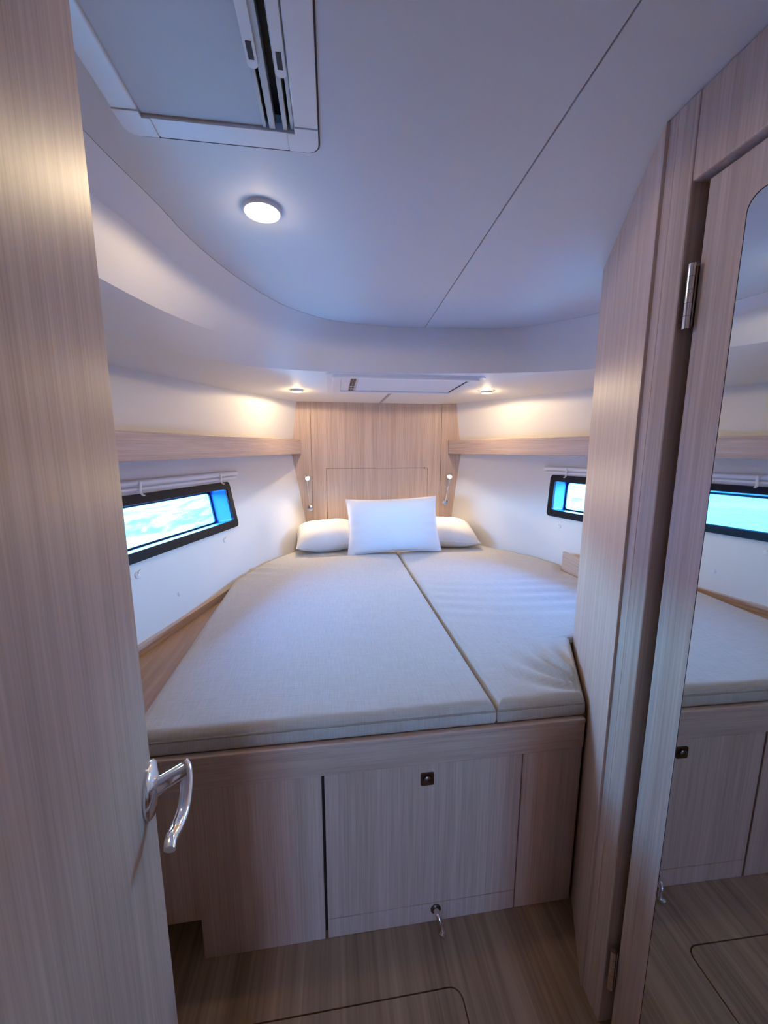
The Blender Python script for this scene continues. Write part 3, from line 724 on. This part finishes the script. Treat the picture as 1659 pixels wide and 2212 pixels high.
for xa, yc in ((ix1 - .050, .620), (ix1 - .010, .630)):
    h_ = link('handle', prism(bmesh.new(), rrect(xa - .008, xa + .008, yc - .075, yc + .075, .007), (), CEIL - .012, CEIL - .006), 'plastic', oh, bevel=.002)
    for k in (-.048, .048): link('finger_slot', nbox(xa - .004, xa + .004, yc + k - .013, yc + k + .013, CEIL - .0126, CEIL - .0105), 'black', h_)

# ------------------------------------------------------------------ forward hatch (lower headliner)
FX0, FX1, FY0, FY1 = -.347, .392, 1.925, 2.345
fz = 1.787; tilt = -.024
frf = (Vector((0, FY0, fz + .010)), Vector((1, 0, 0)), Vector((0, 1, tilt)).normalized(), Vector((0, -tilt, 1)).normalized() * -1)
dy_ = FY1 - FY0
fh = thing('forward_hatch', 'white framed hatch with blind in the lower headliner above the pillows', 'hatch', ((FX0 + FX1) / 2, (FY0 + FY1) / 2, fz))
link('frame', prism(bmesh.new(), rrect(FX0, FX1, 0, dy_, .03), [rrect(FX0 + .042, FX1 - .05, .03, dy_ - .038, .008)], -.006, .018, frf), 'plastic', fh, bevel=.003)
link('outer_flange', prism(bmesh.new(), rrect(FX0 - .03, FX1 + .03, -.01, dy_ + .03, .03), (), -.006, .006, frf), 'plastic', fh, bevel=.002)
link('blind', prism(bmesh.new(), rrect(FX0 + .13, FX1 - .056, .032, dy_ - .04, .002), (), .006, .010, frf), 'pillow', fh)
for xa, xb, mm in ((FX0 + .044, FX0 + .090, 'plastic'), (FX0 + .093, FX0 + .103, 'brownbar'), (FX0 + .108, FX0 + .118, 'brownbar'), (FX1 - .056, FX1 - .050, 'black')):
    link('slide_bar', prism(bmesh.new(), rrect(xa, xb, .031, dy_ - .039, .001), (), .006, .012, frf), mm, fh)
for k in (.10, .17):
    link('finger_slot', prism(bmesh.new(), rrect(FX0 + .086, FX0 + .122, dy_ - k - .006, dy_ - k + .006, .003), (), .011, .0135, frf), 'plastic', fh)

# ------------------------------------------------------------------ wardrobe with mirror door on the right
WX = .245
wb = thing('wardrobe', 'oak wardrobe with mirrored door beside the berth on the right', 'wardrobe', (.6, .6, FZ))
ND, FD = Vector((.243, .709, 0)), Vector((.518, 1.236, 0)); pd = (FD - ND).normalized(); pn = Vector((pd.y, -pd.x, 0))  # pn points into the wardrobe
frp = (ND, pd, Vector((0, 0, 1)), pn); LP = (FD - ND).length
sp_ = link('side_panel', prism(bmesh.new(), [(0.0, FZ + .001), (LP, FZ + .001), (LP, CEIL - .001), (0.0, CEIL - .001)], (), 0, .022, frp), 'oak_v', wb, bevel=.002)
# corner post between the angled panel and the door frame
cpost = [(WX + .0015, .6855), (WX + .0030, .7065), (WX + .030, .7065), (WX + .030, .6855)]
link('corner_post', prism(bmesh.new(), cpost, (), FZ + .001, CEIL - .001), 'oak_v', wb, bevel=.0015)
link('stile', nbox(WX, WX + .045, .6450, .6850, FZ + .001, CEIL - .001), 'oak_v', wb, bevel=.003)
link('header', nbox(WX + .0005, WX + .045, -.085, .6445, 1.874, CEIL - .001), 'oak_v', wb, bevel=.003)
link('carcass', prism(bmesh.new(), [(.305, -.085), (.305, .67), (.33, .735), (.565, 1.215), (1.05, 1.215), (1.05, -.085)], (), FZ + .001, CEIL - .001), 'gap', wb)
link('back_panel', nbox(.545, 1.10, 1.2285, 1.245, .62, CEIL - .001), 'oak_v', wb)
XD, YD = .260, .625; DM = math.radians(0.75)   # door stands very slightly ajar
mdir = Vector((math.sin(DM), math.cos(DM), 0)); mnr = Vector((mdir.y, -mdir.x, 0))
frm = (Vector((XD, YD, 0)), mdir, Vector((0, 0, 1)), mnr)
dd = link('wardrobe_door', prism(bmesh.new(), [(-.69, FZ + .012), (0, FZ + .012), (0, 1.868), (-.69, 1.868)], (), 0, .02, frm), 'oak_v', wb, bevel=.002)
def mirror_outline():
    ya, yb, za, zb_ = -.615, -.071, .150, 1.800; r = .022; pts = [(ya, za), (yb, za)]
    for i in range(7):
        a = math.radians(90 * i / 6); pts.append((yb - r + r * math.cos(a), zb_ - r + r * math.sin(a)))
    for i in range(7):
        a = math.radians(90 + 90 * i / 6); pts.append((ya + r + r * math.cos(a), zb_ - r + r * math.sin(a)))
    return pts
mr_ = link('mirror', prism(bmesh.new(), mirror_outline(), (), -.0012, .002, frm), 'mirror', dd); mr_['label'] = 'tall mirror glass with rounded top corners'
link('mirror_rebate', prism(bmesh.new(), [(p[0] * 1.0 + (.0022 if p[0] > -.3 else -.0022), p[1] + (.0022 if p[1] > 1 else -.0022)) for p in mirror_outline()], (), -.0004, .002, frm), 'gap', dd)
for zc in (1.690, .26):
    bm = bmesh.new()
    for k in range(5): lathe(bm, [(0, k * .021), (.0058, k * .021), (.0058, k * .021 + .0203), (0, k * .021 + .0203)], (XD - .010, YD + .0045, zc - .052), (0, 0, 1), 14)
    hg = link('hinge', bm, 'chrome', dd, smooth=40)
    link('hinge_leaf', nbox(XD - .004, XD + .012, YD + .0008, YD + .0022, zc - .048, zc + .048), 'chrome', hg)

# small oak locker end beside the right cushion
sl = thing('side_ledge', 'low oak ledge at the right edge of the mattress behind the wardrobe', 'ledge', (1.0, 1.6, PLAT))
link('front_board', nbox(.970, .988, 1.26, 2.03, PLAT, PLAT + .160), 'oak_h', sl, bevel=.002)
bm = bmesh.new(); prism(bm, [(.9885, 1.26), (hull(HR, 1.26, .83) - .004, 1.26), (hull(HR, 2.01, .83) - .004, 2.01), (.9885, 2.01)], (), PLAT + .120, PLAT + .142)
link('top_board', bm, 'oak_h', sl, bevel=.002)
